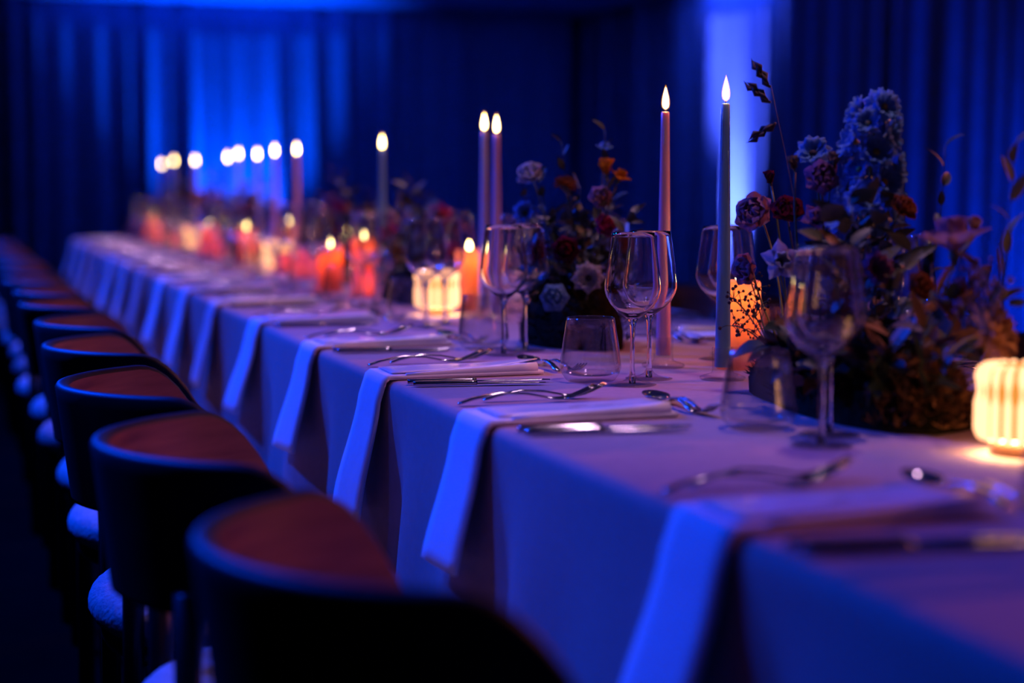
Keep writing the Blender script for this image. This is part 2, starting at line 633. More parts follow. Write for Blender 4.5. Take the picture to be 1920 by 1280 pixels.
chair = make_chair()
CY = [1.40, 2.0, 2.6, 3.24, 3.8, 4.4, 4.93, 5.5, 6.1, 6.68, 7.27, 7.85, 8.43, 9.0, 9.6]
CX = [0.475, 0.44, 0.435, 0.447, 0.46, 0.45, 0.455, 0.44, 0.45, 0.46, 0.45, 0.44, 0.45, 0.46, 0.45]
CR = [3, -2, 0, 2, -1, 1.5, 0, -2, 1, 0, 2, -1, 0, 1, 0]
for i, y in enumerate(CY):
    chair.put((CX[i], y, 0), math.radians(CR[i]),
              'dark tub chair with walnut-lined back, %s from the camera in the aisle row' % ORD[i], 'chair', 'tub chairs in the aisle row')
for i, y in enumerate([1.5 + 0.59 * k for k in range(14)]):
    chair.put((2 * TC - 0.43 + 0.02 * math.sin(i * 2.1), y + 0.02 * math.sin(i * 3.3), 0), PI + math.radians(2 * math.sin(i * 1.7)),
              'dark tub chair across the table, %s from the camera in the row beyond the flowers' % ORD[i], 'chair', 'tub chairs across the table')

# ------------------------------------------------------------------ napkins and menus
def napkin(side, yc, hang, inner, skew, label, group, flip=1):
    """folded cloth lying on the table and hanging over its edge; world-space mesh about its own origin"""
    W = 0.128
    rnd = random.Random(int(yc * 1000) + side)
    sx = 1 if side == 0 else -1
    ex = TX0 if side == 0 else TX1
    e = empty('napkin', (ex, yc, TZ))
    path = []
    na = 10
    for i in range(na + 1):
        t = i / na
        path.append(('t', inner * (1 - t)))
    path += [('e', 0.25), ('e', 0.6), ('e', 1.0)]
    for i in range(1, 11):
        path.append(('h', 0.012 + (hang - 0.012) * i / 10))
    NV = 6
    def surf(p, v, lift):
        k, a = p
        y = (v - 0.5) * W
        if k == 't':
            x = a
            z = 0.0015 + lift
            yy = y + skew * a
            return (sx * x, yy, z)
        if k == 'e':
            an = a * PI / 2
            r = 0.010 + lift
            return (-sx * (r * math.sin(an)) + sx * 0.004, y, -0.010 + r * math.cos(an) + 0.0015)
        yy = y * (1 + 0.0 * a) + 0.0
        side_s = 0 if side == 0 else 2
        o = cloth_out(side_s, yc + (v - 0.5) * W * 0.4, a) + 0.012 + lift + 0.018 * sstep(0, 0.2, a)
        return (-sx * o, yy, -a)
    def layer(lift0):
        vs = []
        for j, p in enumerate(path):
            for q in range(NV):
                v = q / (NV - 1)
                l = lift0
                if p[0] == 't':
                    l += 0.0
                vs.append(surf(p, v, l))
        return vs
    thick = 0.0055
    bot, topv = layer(0.0), layer(thick)
    R = len(path)
    fs = []
    nb = R * NV
    for j in range(R - 1):
        for q in range(NV - 1):
            fs.append((j * NV + q, j * NV + q + 1, (j + 1) * NV + q + 1, (j + 1) * NV + q))
            fs.append((nb + j * NV + q, nb + (j + 1) * NV + q, nb + (j + 1) * NV + q + 1, nb + j * NV + q + 1))
        fs.append((j * NV, (j + 1) * NV, nb + (j + 1) * NV, nb + j * NV))
        fs.append((j * NV + NV - 1, nb + j * NV + NV - 1, nb + (j + 1) * NV + NV - 1, (j + 1) * NV + NV - 1))
    for q in range(NV - 1):
        fs.append((q, nb + q, nb + q + 1, q + 1))
        j = (R - 1) * NV
        fs.append((j + q, j + q + 1, nb + j + q + 1, nb + j + q))
    MB().add(bot + topv, fs).build('cloth_strip', M_NAPKIN, e)
    # softly rolled inner fold
    mb = MB()
    pts, rad = [], []
    for i in range(9):
        t = i / 8
        pts.append((sx * (0.03 + (inner - 0.04) * t), sx * (-W / 2 + 0.008) + skew * inner * t, 0.0075 + 0.004 * t))
        rad.append(0.0035 + 0.0055 * t)
    mb.tube(pts, rad, 10)
    mb.build('rolled_edge', M_NAPKIN, e)
    tag(e, label, 'napkin', group)
    return e

def menu_mesh(curl):
    L, W = 0.245, 0.096
    vs, fs = [], []
    nu, nv = 14, 5
    for lay in (0, 1):
        for i in range(nu + 1):
            for j in range(nv + 1):
                u, v = i / nu, j / nv
                z = curl * (u ** 2.2) * (0.35 + 0.65 * (1 - v)) + 0.001 * lay + 0.0012 * math.sin(u * 6)
                vs.append((L * u, (v - 0.5) * W, z))
    S = (nu + 1) * (nv + 1)
    for i in range(nu):
        for j in range(nv):
            a = i * (nv + 1) + j
            b = a + nv + 1
            fs.append((a, a + 1, b + 1, b))
            fs.append((S + a, S + b, S + b + 1, S + a + 1))
    for i in range(nu):
        a, b = i * (nv + 1), (i + 1) * (nv + 1)
        fs.append((a, b, S + b, S + a))
        fs.append((a + nv, S + a + nv, S + b + nv, b + nv))
    for j in range(nv):
        fs.append((j, S + j, S + j + 1, j + 1))
        a = nu * (nv + 1) + j
        fs.append((a, a + 1, S + a + 1, S + a))
    return MB().add(vs, fs).mesh('menu_card', M_PAPER), curl

def print_mesh(curl):
    """small unreadable script marks, as on the photographed card"""
    mb = MB()
    rnd = random.Random(9)
    L, W = 0.245, 0.096
    for (u0, u1, v) in ((0.50, 0.60, 0.60), (0.63, 0.74, 0.52), (0.46, 0.52, 0.40)):
        n = 26
        prev = None
        vs = []
        for i in range(n + 1):
            t = i / n
            u = u0 + (u1 - u0) * t + 0.008 * math.sin(t * 31)
            vv = v + 0.035 * math.sin(t * 37 + v * 9) * (1 - 0.5 * t)
            z = curl * (u ** 2.2) * (0.35 + 0.65 * (1 - vv)) + 0.0013 + 0.0012 * math.sin(u * 6)
            vs.append((L * u, (vv - 0.5) * W, z + 0.0002))
            vs.append((L * u + 0.0006, (vv - 0.5) * W + 0.0016, z + 0.0002))
        mb.add(vs, [(2 * i, 2 * i + 2, 2 * i + 3, 2 * i + 1) for i in range(n)])
    return mb.mesh('script_mark', M_INK)

MENUS = []
for c in (0.004, 0.010, 0.016):
    me, _ = menu_mesh(c)
    MENUS.append((me, print_mesh(c)))

def menu(loc, rz, k, label, group):
    o = inst('menu_card', MENUS[k][0])
    o.location = loc
    o.rotation_euler = (0, 0, rz)
    p = inst('script_mark', MENUS[k][1], o)
    tag(o, label, 'menu', group)

# ------------------------------------------------------------------ cutlery (one steel piece each)
def fork_mesh(L, name):
    k = L / 0.2
    mb = MB()
    def zc(x):
        pts = [(0, .003), (.02, .009), (.05, .0155), (.08, .0165), (.11, .011), (.135, .0055), (.15, .005), (.165, .0075), (.185, .0145), (.2, .022)]
        for (a, b), (c, d) in zip(pts, pts[1:]):
            if a <= x <= c:
                return b + (d - b) * (x - a) / (c - a)
        return pts[-1][1]
    hw = [(0, .0045), (.006, .007), (.02, .0075), (.06, .0055), (.1, .0035), (.122, .003), (.134, .006), (.142, .0105), (.152, .0122), (.158, .0122)]
    mb.strip([(x * k, 0, zc(x) * k, h * k) for x, h in hw], 0.0032)
    for q in range(4):
        y = (-0.0096 + 0.0064 * q) * k
        mb.strip([(x * k, y * (1 - 0.12 * (x - .155) / .045), zc(x) * k, h * k) for x, h in ((.155, .0024), (.165, .0022), (.178, .002), (.19, .0016), (.2, .0008))], 0.0024)
    return mb.mesh(name, M_STEEL)

def knife_mesh(L, name):
    k = L / 0.225
    mb = MB()
    mb.strip([(x * k, 0, .0045, h) for x, h in ((0, .004), (.004, .0065), (.02, .0078), (.07, .0072), (.1, .006), (.108, .0052))], 0.0075)
    mb.strip([(x * k, y, .0035, h) for x, y, h in ((.105, 0, .005), (.115, .001, .0075), (.15, .0015, .0092), (.19, .001, .009), (.213, -.001, .006), (.225, -.004, .0012))], 0.002)
    return mb.mesh(name, M_STEEL)

def spoon_mesh(L, name):
    k = L / 0.18
    mb = MB()
    mb.strip([(x * k, 0, z * k, h * k) for x, z, h in ((0, .003, .004), (.006, .005, .0065), (.03, .012, .006), (.06, .015, .0045), (.09, .012, .003), (.112, .008, .0026), (.124, .007, .005))], 0.003)
    n, m = 18, 6
    vs, fs = [], []
    for lay in (0, 1):
        for j in range(m + 1):
            r = j / m
            for i in range(n):
                a = 2 * PI * i / n
                x = .149 + .029 * r * math.cos(a)
                y = .019 * r * math.sin(a) * (1 - 0.12 * math.cos(a))
                z = .0015 + .0085 * r * r + .0012 * lay + .002 * r * math.cos(a)
                vs.append((x * k, y * k, z * k))
    S = (m + 1) * n
    for j in range(m):
        for i in range(n):
            i2 = (i + 1) % n
            fs.append((j * n + i, (j + 1) * n + i, (j + 1) * n + i2, j * n + i2))
            fs.append((S + j * n + i, S + j * n + i2, S + (j + 1) * n + i2, S + (j + 1) * n + i))
    for i in range(n):
        i2 = (i + 1) % n
        fs.append((m * n + i, S + m * n + i, S + m * n + i2, m * n + i2))
    mb.add(vs, fs)
    return mb.mesh(name, M_STEEL)

ME_FORK = fork_mesh(0.205, 'table_fork')
ME_FORK2 = fork_mesh(0.185, 'salad_fork')
ME_DFORK = fork_mesh(0.17, 'dessert_fork')
ME_KNIFE = knife_mesh(0.225, 'table_knife')
ME_KNIFE2 = knife_mesh(0.205, 'starter_knife')
ME_SPOON = spoon_mesh(0.18, 'dessert_spoon')

def cut(name, me, x, y, rz, label, cat, group):
    o = inst(name, me)
    o.location = (x, y, TZ + 0.0008)
    o.rotation_euler = (0, 0, rz)
    tag(o, label, cat, group)

# ------------------------------------------------------------------ glassware
def wine_proto(name, wall):
    e = empty(name)
    foot = [(0.0, 0.0), (0.034, 0.0), (0.0375, 0.001), (0.0375, 0.002), (0.030, 0.0034), (0.016, 0.006), (0.008, 0.0105), (0.0045, 0.017), (0.0, 0.017)]
    MB().lathe(foot, 40).build('foot', M_GLASS_F, e)
    stem = [(0.0, 0.003), (0.0055, 0.003), (0.0046, 0.0165), (0.0036, 0.03), (0.0034, 0.07), (0.0042, 0.09), (0.0065, 0.099), (0.009, 0.104), (0.0, 0.104)]
    MB().lathe(stem, 20).build('stem', M_GLASS, e)
    outer = [(0.0, 0.1025), (0.008, 0.103), (0.016, 0.1085), (0.026, 0.1165), (0.0352, 0.1265), (0.0412, 0.1375), (0.0437, 0.1475), (0.0434, 0.157), (0.0412, 0.175), (0.0375, 0.202), (0.0338, 0.228), (0.0327, 0.2355)]
    inner = [(r - 0.0011 if r > 0.005 else 0.0, z + (0.0012 if z < 0.15 else 0.0)) for r, z in outer]
    inner[0] = (0.0, 0.1075)
    inner[1] = (0.006, 0.1078)
    inner[2] = (0.0145, 0.111)
    prof = outer + [(0.0322, 0.236)] + inner[::-1]
    MB().lathe(prof, 56).build('bowl', wall, e)
    return Proto(e)

def tumbler_proto(name, wall):
    e = empty(name)
    outer = [(0.0, 0.0), (0.034, 0.0), (0.0385, 0.002), (0.0455, 0.012), (0.0487, 0.022), (0.0482, 0.030), (0.045, 0.055), (0.041, 0.08), (0.0378, 0.1005)]
    inner = [(0.0366, 0.1005), (0.0398, 0.08), (0.0438, 0.055), (0.0468, 0.030), (0.0468, 0.023), (0.0425, 0.0145), (0.033, 0.0105), (0.0, 0.0095)]
    MB().lathe([(0.0, 0.0), (0.034, 0.0), (0.0385, 0.002), (0.0455, 0.012), (0.0462, 0.0137), (0.0425, 0.0145), (0.033, 0.0105), (0.0, 0.0095)], 48).build('base', M_GLASS_F, e)
    prof = [(0.0462, 0.0137), (0.0487, 0.022), (0.0482, 0.030), (0.045, 0.055), (0.041, 0.08), (0.0378, 0.1005), (0.0372, 0.101), (0.0366, 0.1005), (0.0398, 0.08), (0.0438, 0.055), (0.0468, 0.030), (0.0468, 0.023), (0.0425, 0.0145)]
    MB().lathe(prof, 48).build('wall', wall, e)
    return Proto(e)

WINE_H = wine_proto('wine_glass', M_GLASS)
WINE_T = wine_proto('wine_glass', M_GLASS_T)
TUMB_H = tumbler_proto('water_tumbler', M_GLASS_T)
TUMB_T = tumbler_proto('water_tumbler', M_GLASS_T)

# measured offsets for the near places; the rest follow the same plan
GL = {1: [(0.978, 1.793), (1.03, 1.869), (0.973, 1.949)],
      2: [(0.999, 2.435), (1.056, 2.504), (0.958, 2.509)],
      3: [(0.956, 2.947), (1.02, 3.014), (0.955, 3.07)]}

def place(side, i, yc):
    rnd = random.Random(side * 100 + i)
    nth = ORD[i]
    where = 'aisle side' if side == 0 else 'far side'
    sx = 1 if side == 0 else -1
    f = sx                      # mirrored by half a turn for guests across the table
    def X(d):
        return TX0 + d if side == 0 else TX1 - d
    rz = 0 if side == 0 else PI
    napkin(side, yc, 0.205 + rnd.uniform(-0.02, 0.02), 0.262, rnd.uniform(-0.02, 0.04),
           'white napkin hanging over the table edge, %s place from the camera, %s' % (nth, where), 'napkins, %s' % where)
    menu((X(0.012 + rnd.uniform(0, .006)), yc + f * 0.013, TZ + 0.0085), rz + rnd.uniform(-.01, .05), 1 if i == 1 else (2 if i == 2 else rnd.randrange(2)),
         'white menu card on the napkin, %s place from the camera, %s' % (nth, where), 'menu cards, %s' % where)
    g = 'cutlery, %s' % where
    cut('table_fork', ME_FORK, X(0.016), yc + f * 0.145, rz + rnd.uniform(-.04, .04), 'steel fork next to the napkin, %s place from the camera, %s' % (nth, where), 'fork', g)
    cut('salad_fork', ME_FORK2, X(0.062), yc + f * 0.176, rz + rnd.uniform(-.04, .04), 'outer shorter steel fork, %s place from the camera, %s' % (nth, where), 'fork', g)
    cut('table_knife', ME_KNIFE, X(0.014), yc - f * 0.125, rz + rnd.uniform(-.2, -.08) , 'steel knife next to the napkin, %s place from the camera, %s' % (nth, where), 'knife', g)
    cut('starter_knife', ME_KNIFE2, X(0.016), yc - f * 0.152, rz + rnd.uniform(-.2, -.12), 'outer shorter steel knife, %s place from the camera, %s' % (nth, where), 'knife', g)
    cut('dessert_spoon', ME_SPOON, X(0.292), yc - f * 0.04, rz + f * 0 + PI / 2 + rnd.uniform(-.06, .06), 'steel dessert spoon above the napkin, %s place from the camera, %s' % (nth, where), 'spoon', g)
    cut('dessert_fork', ME_DFORK, X(0.312), yc + f * 0.085, rz - PI / 2 + rnd.uniform(-.06, .1), 'steel dessert fork above the napkin, %s place from the camera, %s' % (nth, where), 'fork', g)
    if side == 0 and i in GL:
        P = GL[i]
    else:
        P = [(X(0.322 + rnd.uniform(-.006, .006)), yc - f * 0.262), (X(0.38 + rnd.uniform(-.006, .006)), yc - f * 0.188), (X(0.315 + rnd.uniform(-.01, .01)), yc - f * 0.10)]
    hero = (side == 0 and i in (1, 2, 3)) or (side == 1 and i in (2, 3))
    wn, tm = (WINE_H, TUMB_H) if hero else (WINE_T, TUMB_T)
    wn.put((P[0][0], P[0][1], TZ), rnd.uniform(0, 6), 'empty wine glass, front one of the pair, %s place from the camera, %s' % (nth, where), 'wine glass', 'wine glasses, %s' % where)
    wn.put((P[1][0], P[1][1], TZ), rnd.uniform(0, 6), 'empty wine glass, rear one of the pair, %s place from the camera, %s' % (nth, where), 'wine glass', 'wine glasses, %s' % where)
    tm.put((P[2][0], P[2][1], TZ), rnd.uniform(0, 6), 'empty water tumbler, %s place from the camera, %s' % (nth, where), 'tumbler', 'tumblers, %s' % where)

for i, y in enumerate(YN):
    place(0, i, y)
for i, y in enumerate(YF):
    place(1, i, y)

# ------------------------------------------------------------------ candles
def flame_mesh(h, r, name):
    n = 9
    prof = []
    for i in range(n + 1):
        t = i / n
        rr = r * (math.sin(PI * min(1, t ** 0.62)) ** 0.85 if 0 < t < 1 else 0) * (1 - 0.25 * t)
        prof.append((max(rr, 0.0), h * t))
    return MB().lathe(prof, 14).mesh(name, M_FLAME)

M_HALO = bpy.data.materials.new('flame_edge_glow')
M_HALO.use_nodes = True
_nt = M_HALO.node_tree
_nt.nodes.clear()
_o = _nt.nodes.new('ShaderNodeOutputMaterial')
_e = _nt.nodes.new('ShaderNodeEmission')
_e.inputs[0].default_value = (1.0, 0.30, 0.04, 1)
_e.inputs[1].default_value = 0.6
_t = _nt.nodes.new('ShaderNodeBsdfTransparent')
_a = _nt.nodes.new('ShaderNodeAddShader')
_nt.links.new(_e.outputs[0], _a.inputs[0])
_nt.links.new(_t.outputs[0], _a.inputs[1])
_nt.links.new(_a.outputs[0], _o.inputs[0])
ME_FLAME = flame_mesh(0.037, 0.0056, 'flame')
ME_FLAME_S = flame_mesh(0.024, 0.0062, 'flame')

def halo(f, k):
    n = 9
    prof = [(0.0075 * k * math.sin(PI * (i / n) ** 0.62) ** 0.85 * (1 - 0.25 * i / n) if 0 < i < n else 0.0, -0.002 + 0.043 * k * i / n) for i in range(n + 1)]
    if 'me' not in HALO:
        HALO['me'] = MB().lathe(prof, 14).mesh('flame_edge', M_HALO)
    inst('flame_edge', HALO['me'], f)
HALO = {}

def holder_mesh():
    prof = [(0.0, 0.0), (0.034, 0.0), (0.0365, 0.002), (0.0365, 0.005), (0.03, 0.0075), (0.018, 0.011), (0.0165, 0.016), (0.0172, 0.05), (0.0165, 0.0515), (0.0142, 0.0505), (0.0135, 0.022), (0.0, 0.020)]
    return MB().lathe(prof, 36).mesh('candle_holder', M_GLASS_F)
ME_HOLD = holder_mesh()

def taper(x, y, ztop, m, desc, i):
    hd = inst('candle_holder', ME_HOLD)
    hd.location = (x, y, TZ)
    tag(hd, 'clear glass holder of the %s' % ' '.join(desc.split(', counted')[0].split()[:11]), 'candle holder', 'glass candle holders')
    e = empty('taper_candle', (x, y, TZ + 0.0205))
    H = ztop - TZ - 0.0205
    prof = [(0.0, 0.0), (0.0128, 0.0)]
    n = 14
    for k in range(n + 1):
        t = k / n
        prof.append((0.0128 - 0.0058 * t, 0.001 + (H - 0.003) * t))
    prof += [(0.0055, H), (0.0035, H - 0.0015), (0.0, H - 0.002)]
    body = MB().lathe(prof, 20).build('candle_body', m, e)
    rnd = random.Random(i)
    mb = MB()
    # runs of molten wax
    for q in range(4):
        a = rnd.uniform(0, 6.28)
        z0 = H * rnd.uniform(0.75, 0.99)
        ln = H * rnd.uniform(0.06, 0.3)
        pts = []
        for k in range(6):
            z = z0 - ln * k / 5
            r = 0.0128 - 0.0058 * z / H
            pts.append((r * math.cos(a), r * math.sin(a), z))
        mb.tube(pts, [0.0004, 0.0008, 0.0008, 0.0008, 0.001, 0.0005], 6)
    mb.build('wax_drip', m, body)
    MB().tube([(0, 0, H - 0.002), (0.0004, 0, H + 0.004), (0.0015, 0, H + 0.009)], [0.0009, 0.0009, 0.0006], 6).build('wick', M_WICK, e)
    fl = inst('flame', ME_FLAME, e)
    fl.location = (0.0005, 0, H + 0.004)
    fl.rotation_euler = (0, 0, rnd.uniform(0, 6))
    halo(fl, 1.0)
    tag(e, desc, 'candle', 'tall taper candles')

TAPERS = [(1.165, 2.462, 1.186, M_WAX_T, 'tall teal lit taper candle in front of the bright curtain column'),
          (1.150, 2.665, 1.181, M_WAX_P, 'tall rose lit taper candle behind the pair of wine glasses'),
          (1.17, 3.66, 1.172, M_WAX_P, 'rose lit taper, lower of the touching pair in mid table'),
          (1.185, 3.80, 1.182, M_WAX_W, 'pale lit taper, higher of the touching pair in mid table'),
          (1.165, 4.70, 1.157, M_WAX_T, 'lone lit taper between the mid table pair and far cluster'),
          (1.165, 5.94, 1.162, M_WAX_P, 'lit taper at the near end of the far cluster'),
          (1.165, 6.36, 1.165, M_WAX_P, 'second lit taper of the far cluster, counted from the camera'),
          (1.165, 6.74, 1.158, M_WAX_W, 'third lit taper of the far cluster, counted from the camera'),
          (1.165, 7.20, 1.167, M_WAX_P, 'fourth lit taper of the far cluster, counted from the camera'),
          (1.165, 7.49, 1.157, M_WAX_T, 'fifth lit taper of the far cluster, counted from the camera'),
          (1.165, 8.52, 1.157, M_WAX_P, 'sixth lit taper of the far cluster, counted from the camera'),
          (1.165, 9.35, 1.166, M_WAX_W, 'last but one lit taper at the far table end'),
          (1.165, 9.90, 1.154, M_WAX_P, 'farthest lit taper at the far table end')]
for i, t in enumerate(TAPERS):
    taper(*t[:3], t[3], t[4], i)

def pillar(x, y, h, r, m, label, i, power=0.5):
    e = empty('pillar_candle', (x, y, TZ))
    wl = 0.006
    fl = h * 0.30
    prof = [(0.0, 0.0), (r * 0.97, 0.0), (r, 0.003), (r, h * 0.5), (r, h - 0.004), (r - 0.002, h), (r - wl, h - 0.001), (r - wl, h * 0.7), (r - wl, fl + 0.004), (r - wl - 0.004, fl), (0.0, fl)]
    MB().lathe(prof, 36).build('candle_body', m, e)
    MB().tube([(0, 0, fl), (0.0, 0, h - 0.004), (0.001, 0, h + 0.003)], 0.0012, 6).build('wick', M_WICK, e)
    f = inst('flame', ME_FLAME_S, e)
    f.location = (0, 0, h - 0.001)
    tag(e, label, 'candle', 'coral pillar candles')
    l = bpy.data.lights.new('pillar_flame_light', 'POINT')
    l.energy = power
    l.color = (1.0, 0.52, 0.16)
    l.shadow_soft_size = 0.012
    lo = bpy.data.objects.new('pillar_flame_light', l)
    COL.objects.link(lo)
    lo.location = (x + 0.004, y, TZ + h - 0.022)

PILLARS = [(1.262, 2.607, 0.148, 0.037, M_PILLAR, 'glowing coral pillar candle behind the teal taper'),
           (1.215, 4.02, 0.150, 0.034, M_PILLAR, 'glowing coral pillar candle beside the mid table lamp'),
           (1.05, 4.87, 0.13, 0.036, M_PILLAR_R, 'shorter red pillar candle past the mid table lamp'),
           (1.17, 4.95, 0.15, 0.036, M_PILLAR_R, 'taller red pillar candle past the mid table lamp'),
           (1.30, 5.75, 0.14, 0.034, M_PILLAR, 'coral pillar candle before the third lamp'),
           (1.09, 6.55, 0.14, 0.034, M_PILLAR_R, 'red pillar candle just past the third lamp'),
           (1.33, 6.97, 0.15, 0.034, M_PILLAR, 'coral pillar candle halfway between the third and fourth lamps'),
           (1.10, 7.60, 0.13, 0.034, M_PILLAR_R, 'red pillar candle shortly before the fourth lamp'),
           (1.30, 8.72, 0.15, 0.034, M_PILLAR, 'coral pillar candle past the fourth lamp'),
           (1.05, 9.27, 0.14, 0.034, M_PILLAR, 'farthest coral pillar candle near the table end')]
for i, p in enumerate(PILLARS):
    pillar(*p, i)

M_VOTIVE = wax_glow('votive_pink_glass', (0.45, 0.06, 0.18), (0.85, 0.32, 0.45))
def votive(x, y, nth):
    e = empty('votive_candle', (x, y, TZ))
    r, h = 0.033, 0.07
    MB().lathe([(0.0, 0.0), (r * .9, 0.0), (r * .95, 0.003), (r, h), (r - .002, h + .001), (r - .003, h - .001), (r * .88, 0.006), (0.0, 0.006)], 28).build('glass_cup', M_VOTIVE, e)
    MB().lathe([(0.0, 0.007), (0.019, 0.007), (0.0195, 0.02), (0.0, 0.02)], 20).build('tealight', M_WAX_W, e)
    f = inst('flame', ME_FLAME_S, e)
    f.location = (0, 0, 0.021)
    tag(e, 'small pink glass votive with a lit tealight, %s down the table from the camera' % nth, 'votive', 'pink glass votives')
    l = bpy.data.lights.new('votive_flame_light', 'POINT')
    l.energy = 0.22
    l.color = (1.0, 0.5, 0.16)
    l.shadow_soft_size = 0.006
    lo = bpy.data.objects.new('votive_flame_light', l)
    COL.objects.link(lo)
    lo.location = (x, y, TZ + 0.055)
for i, (x, y) in enumerate([(1.085, 4.60), (1.25, 4.62), (1.11, 5.57), (1.11, 5.93), (1.235, 6.27), (1.075, 7.22), (1.06, 7.47), (1.28, 7.70), (1.08, 8.63), (1.05, 9.12), (1.28, 9.40), (1.09, 9.81)]):
    votive(x, y, ORD[i])

# ------------------------------------------------------------------ table lamps
def make_lamp():
    e = empty('table_lamp')
    MB().lathe([(0.0, 0.0), (0.034, 0.0), (0.036, 0.002), (0.036, 0.016), (0.034, 0.018), (0.0, 0.018)], 32).build('base', M_LAMPBASE, e)
    sh = MB().lathe([(0.036, 0.021), (0.0465, 0.023), (0.0475, 0.03), (0.0475, 0.092), (0.045, 0.100), (0.036, 0.1035), (0.0, 0.1045)], 48).build('shade', M_LAMP, e)
    MB().lathe([(0.0345, 0.0195), (0.0465, 0.0205)], 40).build('glow_ring', M_LAMPDN, e)
    mb = MB()
    pts = [(0.0425, 0, 0.0205), (0.0475, 0, 0.0235), (0.0495, 0, 0.030), (0.0495, 0, 0.06), (0.0495, 0, 0.090), (0.0475, 0, 0.098), (0.042, 0, 0.1025), (0.034, 0, 0.104)]
    mb.tube(pts, [0.004, 0.0046, 0.0048, 0.0048, 0.0048, 0.0045, 0.004, 0.003], 8)
    me = mb.mesh('flute', M_FLUTE)
    for k in range(20):
        inst('flute', me, sh, Matrix.Rotation(2 * PI * k / 20, 4, 'Z'))
    return Proto(e)

lamp = make_lamp()
for i, (x, y, l) in enumerate([(1.164, 1.66, 'small fluted table lamp glowing cream beside the big flower arrangement'),
                               (1.10, 3.907, 'small fluted table lamp glowing beside the mid table pillar candle'),
                               (1.13, 6.14, 'third small glowing table lamp, counted from the camera'),
                               (1.13, 8.39, 'fourth and farthest small glowing table lamp')]):
    lamp.put((x, y, TZ), i * 0.7, l, 'lamp', 'fluted table lamps')

# ------------------------------------------------------------------ flowers
def petal_col(name, c, rough=0.6):
    m = bpy.data.materials.new('petal_' + name)
    m.use_nodes = True
    nt = m.node_tree
    nt.nodes.clear()
    o = nt.nodes.new('ShaderNodeOutputMaterial')
    tc = nt.nodes.new('ShaderNodeTexCoord')
    n = nt.nodes.new('ShaderNodeTexNoise')
    n.inputs['Scale'].default_value = 60
    r = nt.nodes.new('ShaderNodeValToRGB')
    r.color_ramp.elements[0].color = (*[k * .75 for k in c], 1)
    r.color_ramp.elements[1].color = (*[min(1, k * 1.2) for k in c], 1)
    d = nt.nodes.new('ShaderNodeBsdfDiffuse')
    t = nt.nodes.new('ShaderNodeBsdfTranslucent')
    mx = nt.nodes.new('ShaderNodeMixShader')
    mx.inputs[0].default_value = 0.42
    L = nt.links.new
    L(tc.outputs['Object'], n.inputs['Vector'])
    L(n.outputs['Fac'], r.inputs['Fac'])
    L(r.outputs['Color'], d.inputs[0])
    L(r.outputs['Color'], t.inputs[0])
    L(d.outputs[0], mx.inputs[1])
    L(t.outputs[0], mx.inputs[2])
    L(mx.outputs[0], o.inputs[0])
    return m

PC = {'blush': petal_col('blush', (0.383, 0.197, 0.232)), 'mauve': petal_col('mauve', (0.244, 0.116, 0.197)), 'white': petal_col('white', (0.360, 0.371, 0.406)),
      'skyblue': petal_col('skyblue', (0.15, 0.31, 0.52)), 'orange': petal_col('orange', (0.493, 0.162, 0.017)), 'peach': petal_col('peach', (0.493, 0.261, 0.116)),
      'rust': petal_col('rust', (0.244, 0.070, 0.023)), 'magenta': petal_col('magenta', (0.360, 0.035, 0.128)), 'wine': petal_col('wine', (0.128, 0.012, 0.029)),
      'lilac': petal_col('lilac', (0.290, 0.197, 0.302)), 'yellow': petal_col('yellow', (0.360, 0.244, 0.035)), 'tan': petal_col('tan', (0.244, 0.139, 0.070))}
M_STEM = mat('stem_green', (0.06, 0.09, 0.03), 0.6, noise=0.2, nscale=40)
M_STEM_Y = mat('stem_yellow', (0.34, 0.30, 0.05), 0.6, noise=0.2, nscale=40)
M_LEAF = mat('leaf_dark_green', (0.014, 0.028, 0.012), 0.5, noise=0.35, nscale=30)
M_LEAF_O = mat('leaf_olive', (0.09, 0.085, 0.03), 0.55, noise=0.3, nscale=30)
M_LEAF_B = mat('leaf_bronze', (0.14, 0.06, 0.02), 0.55, noise=0.35, nscale=30)
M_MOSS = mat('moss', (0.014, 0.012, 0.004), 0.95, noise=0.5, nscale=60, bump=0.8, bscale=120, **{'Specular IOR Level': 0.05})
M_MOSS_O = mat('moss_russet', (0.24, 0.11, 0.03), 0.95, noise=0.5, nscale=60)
M_SEED = mat('seed_dark', (0.05, 0.025, 0.02), 0.7, noise=0.3)
M_EYE = mat('flower_eye', (0.03, 0.015, 0.03), 0.8, noise=0.3)
M_EYE_Y = mat('flower_eye_yellow', (0.55, 0.35, 0.05), 0.8, noise=0.3)

def petal_data(L, W, cup, bend, ruffle=0.0, tip=0.5, nu=8, nv=4):
    """petal along +X, base at origin, bending upward (+Z)"""
    vs, fs = [], []
    x = z = 0.0
    ang = 0.0
    for i in range(nu + 1):
        u = i / nu
        wd = W * (0.18 + 0.82 * (u / 0.6) ** 0.8) if u < 0.6 else W * math.sqrt(max(0.06, 1 - ((u - 0.6) / 0.42) ** 2))
        if i:
            ang = bend * u
            x += L / nu * math.cos(ang)
            z += L / nu * math.sin(ang)
        for j in range(nv + 1):
            v = 2 * j / nv - 1
            zz = z + cup * W * v * v + ruffle * math.sin(v * 5 + u * 4) * u
            vs.append((x - 0.13 * L * v * v * u, v * wd / 2, zz))
    for i in range(nu):
        for j in range(nv):
            a = i * (nv + 1) + j
            fs.append((a, a + nv + 1, a + nv + 2, a + 1))
    return vs, fs

def align(pos, nrm, spin=0.0):
    q = Vector(nrm).normalized().to_track_quat('Z', 'Y')
    return Matrix.Translation(Vector(pos)) @ q.to_matrix().to_4x4() @ Matrix.Rotation(spin, 4, 'Z')

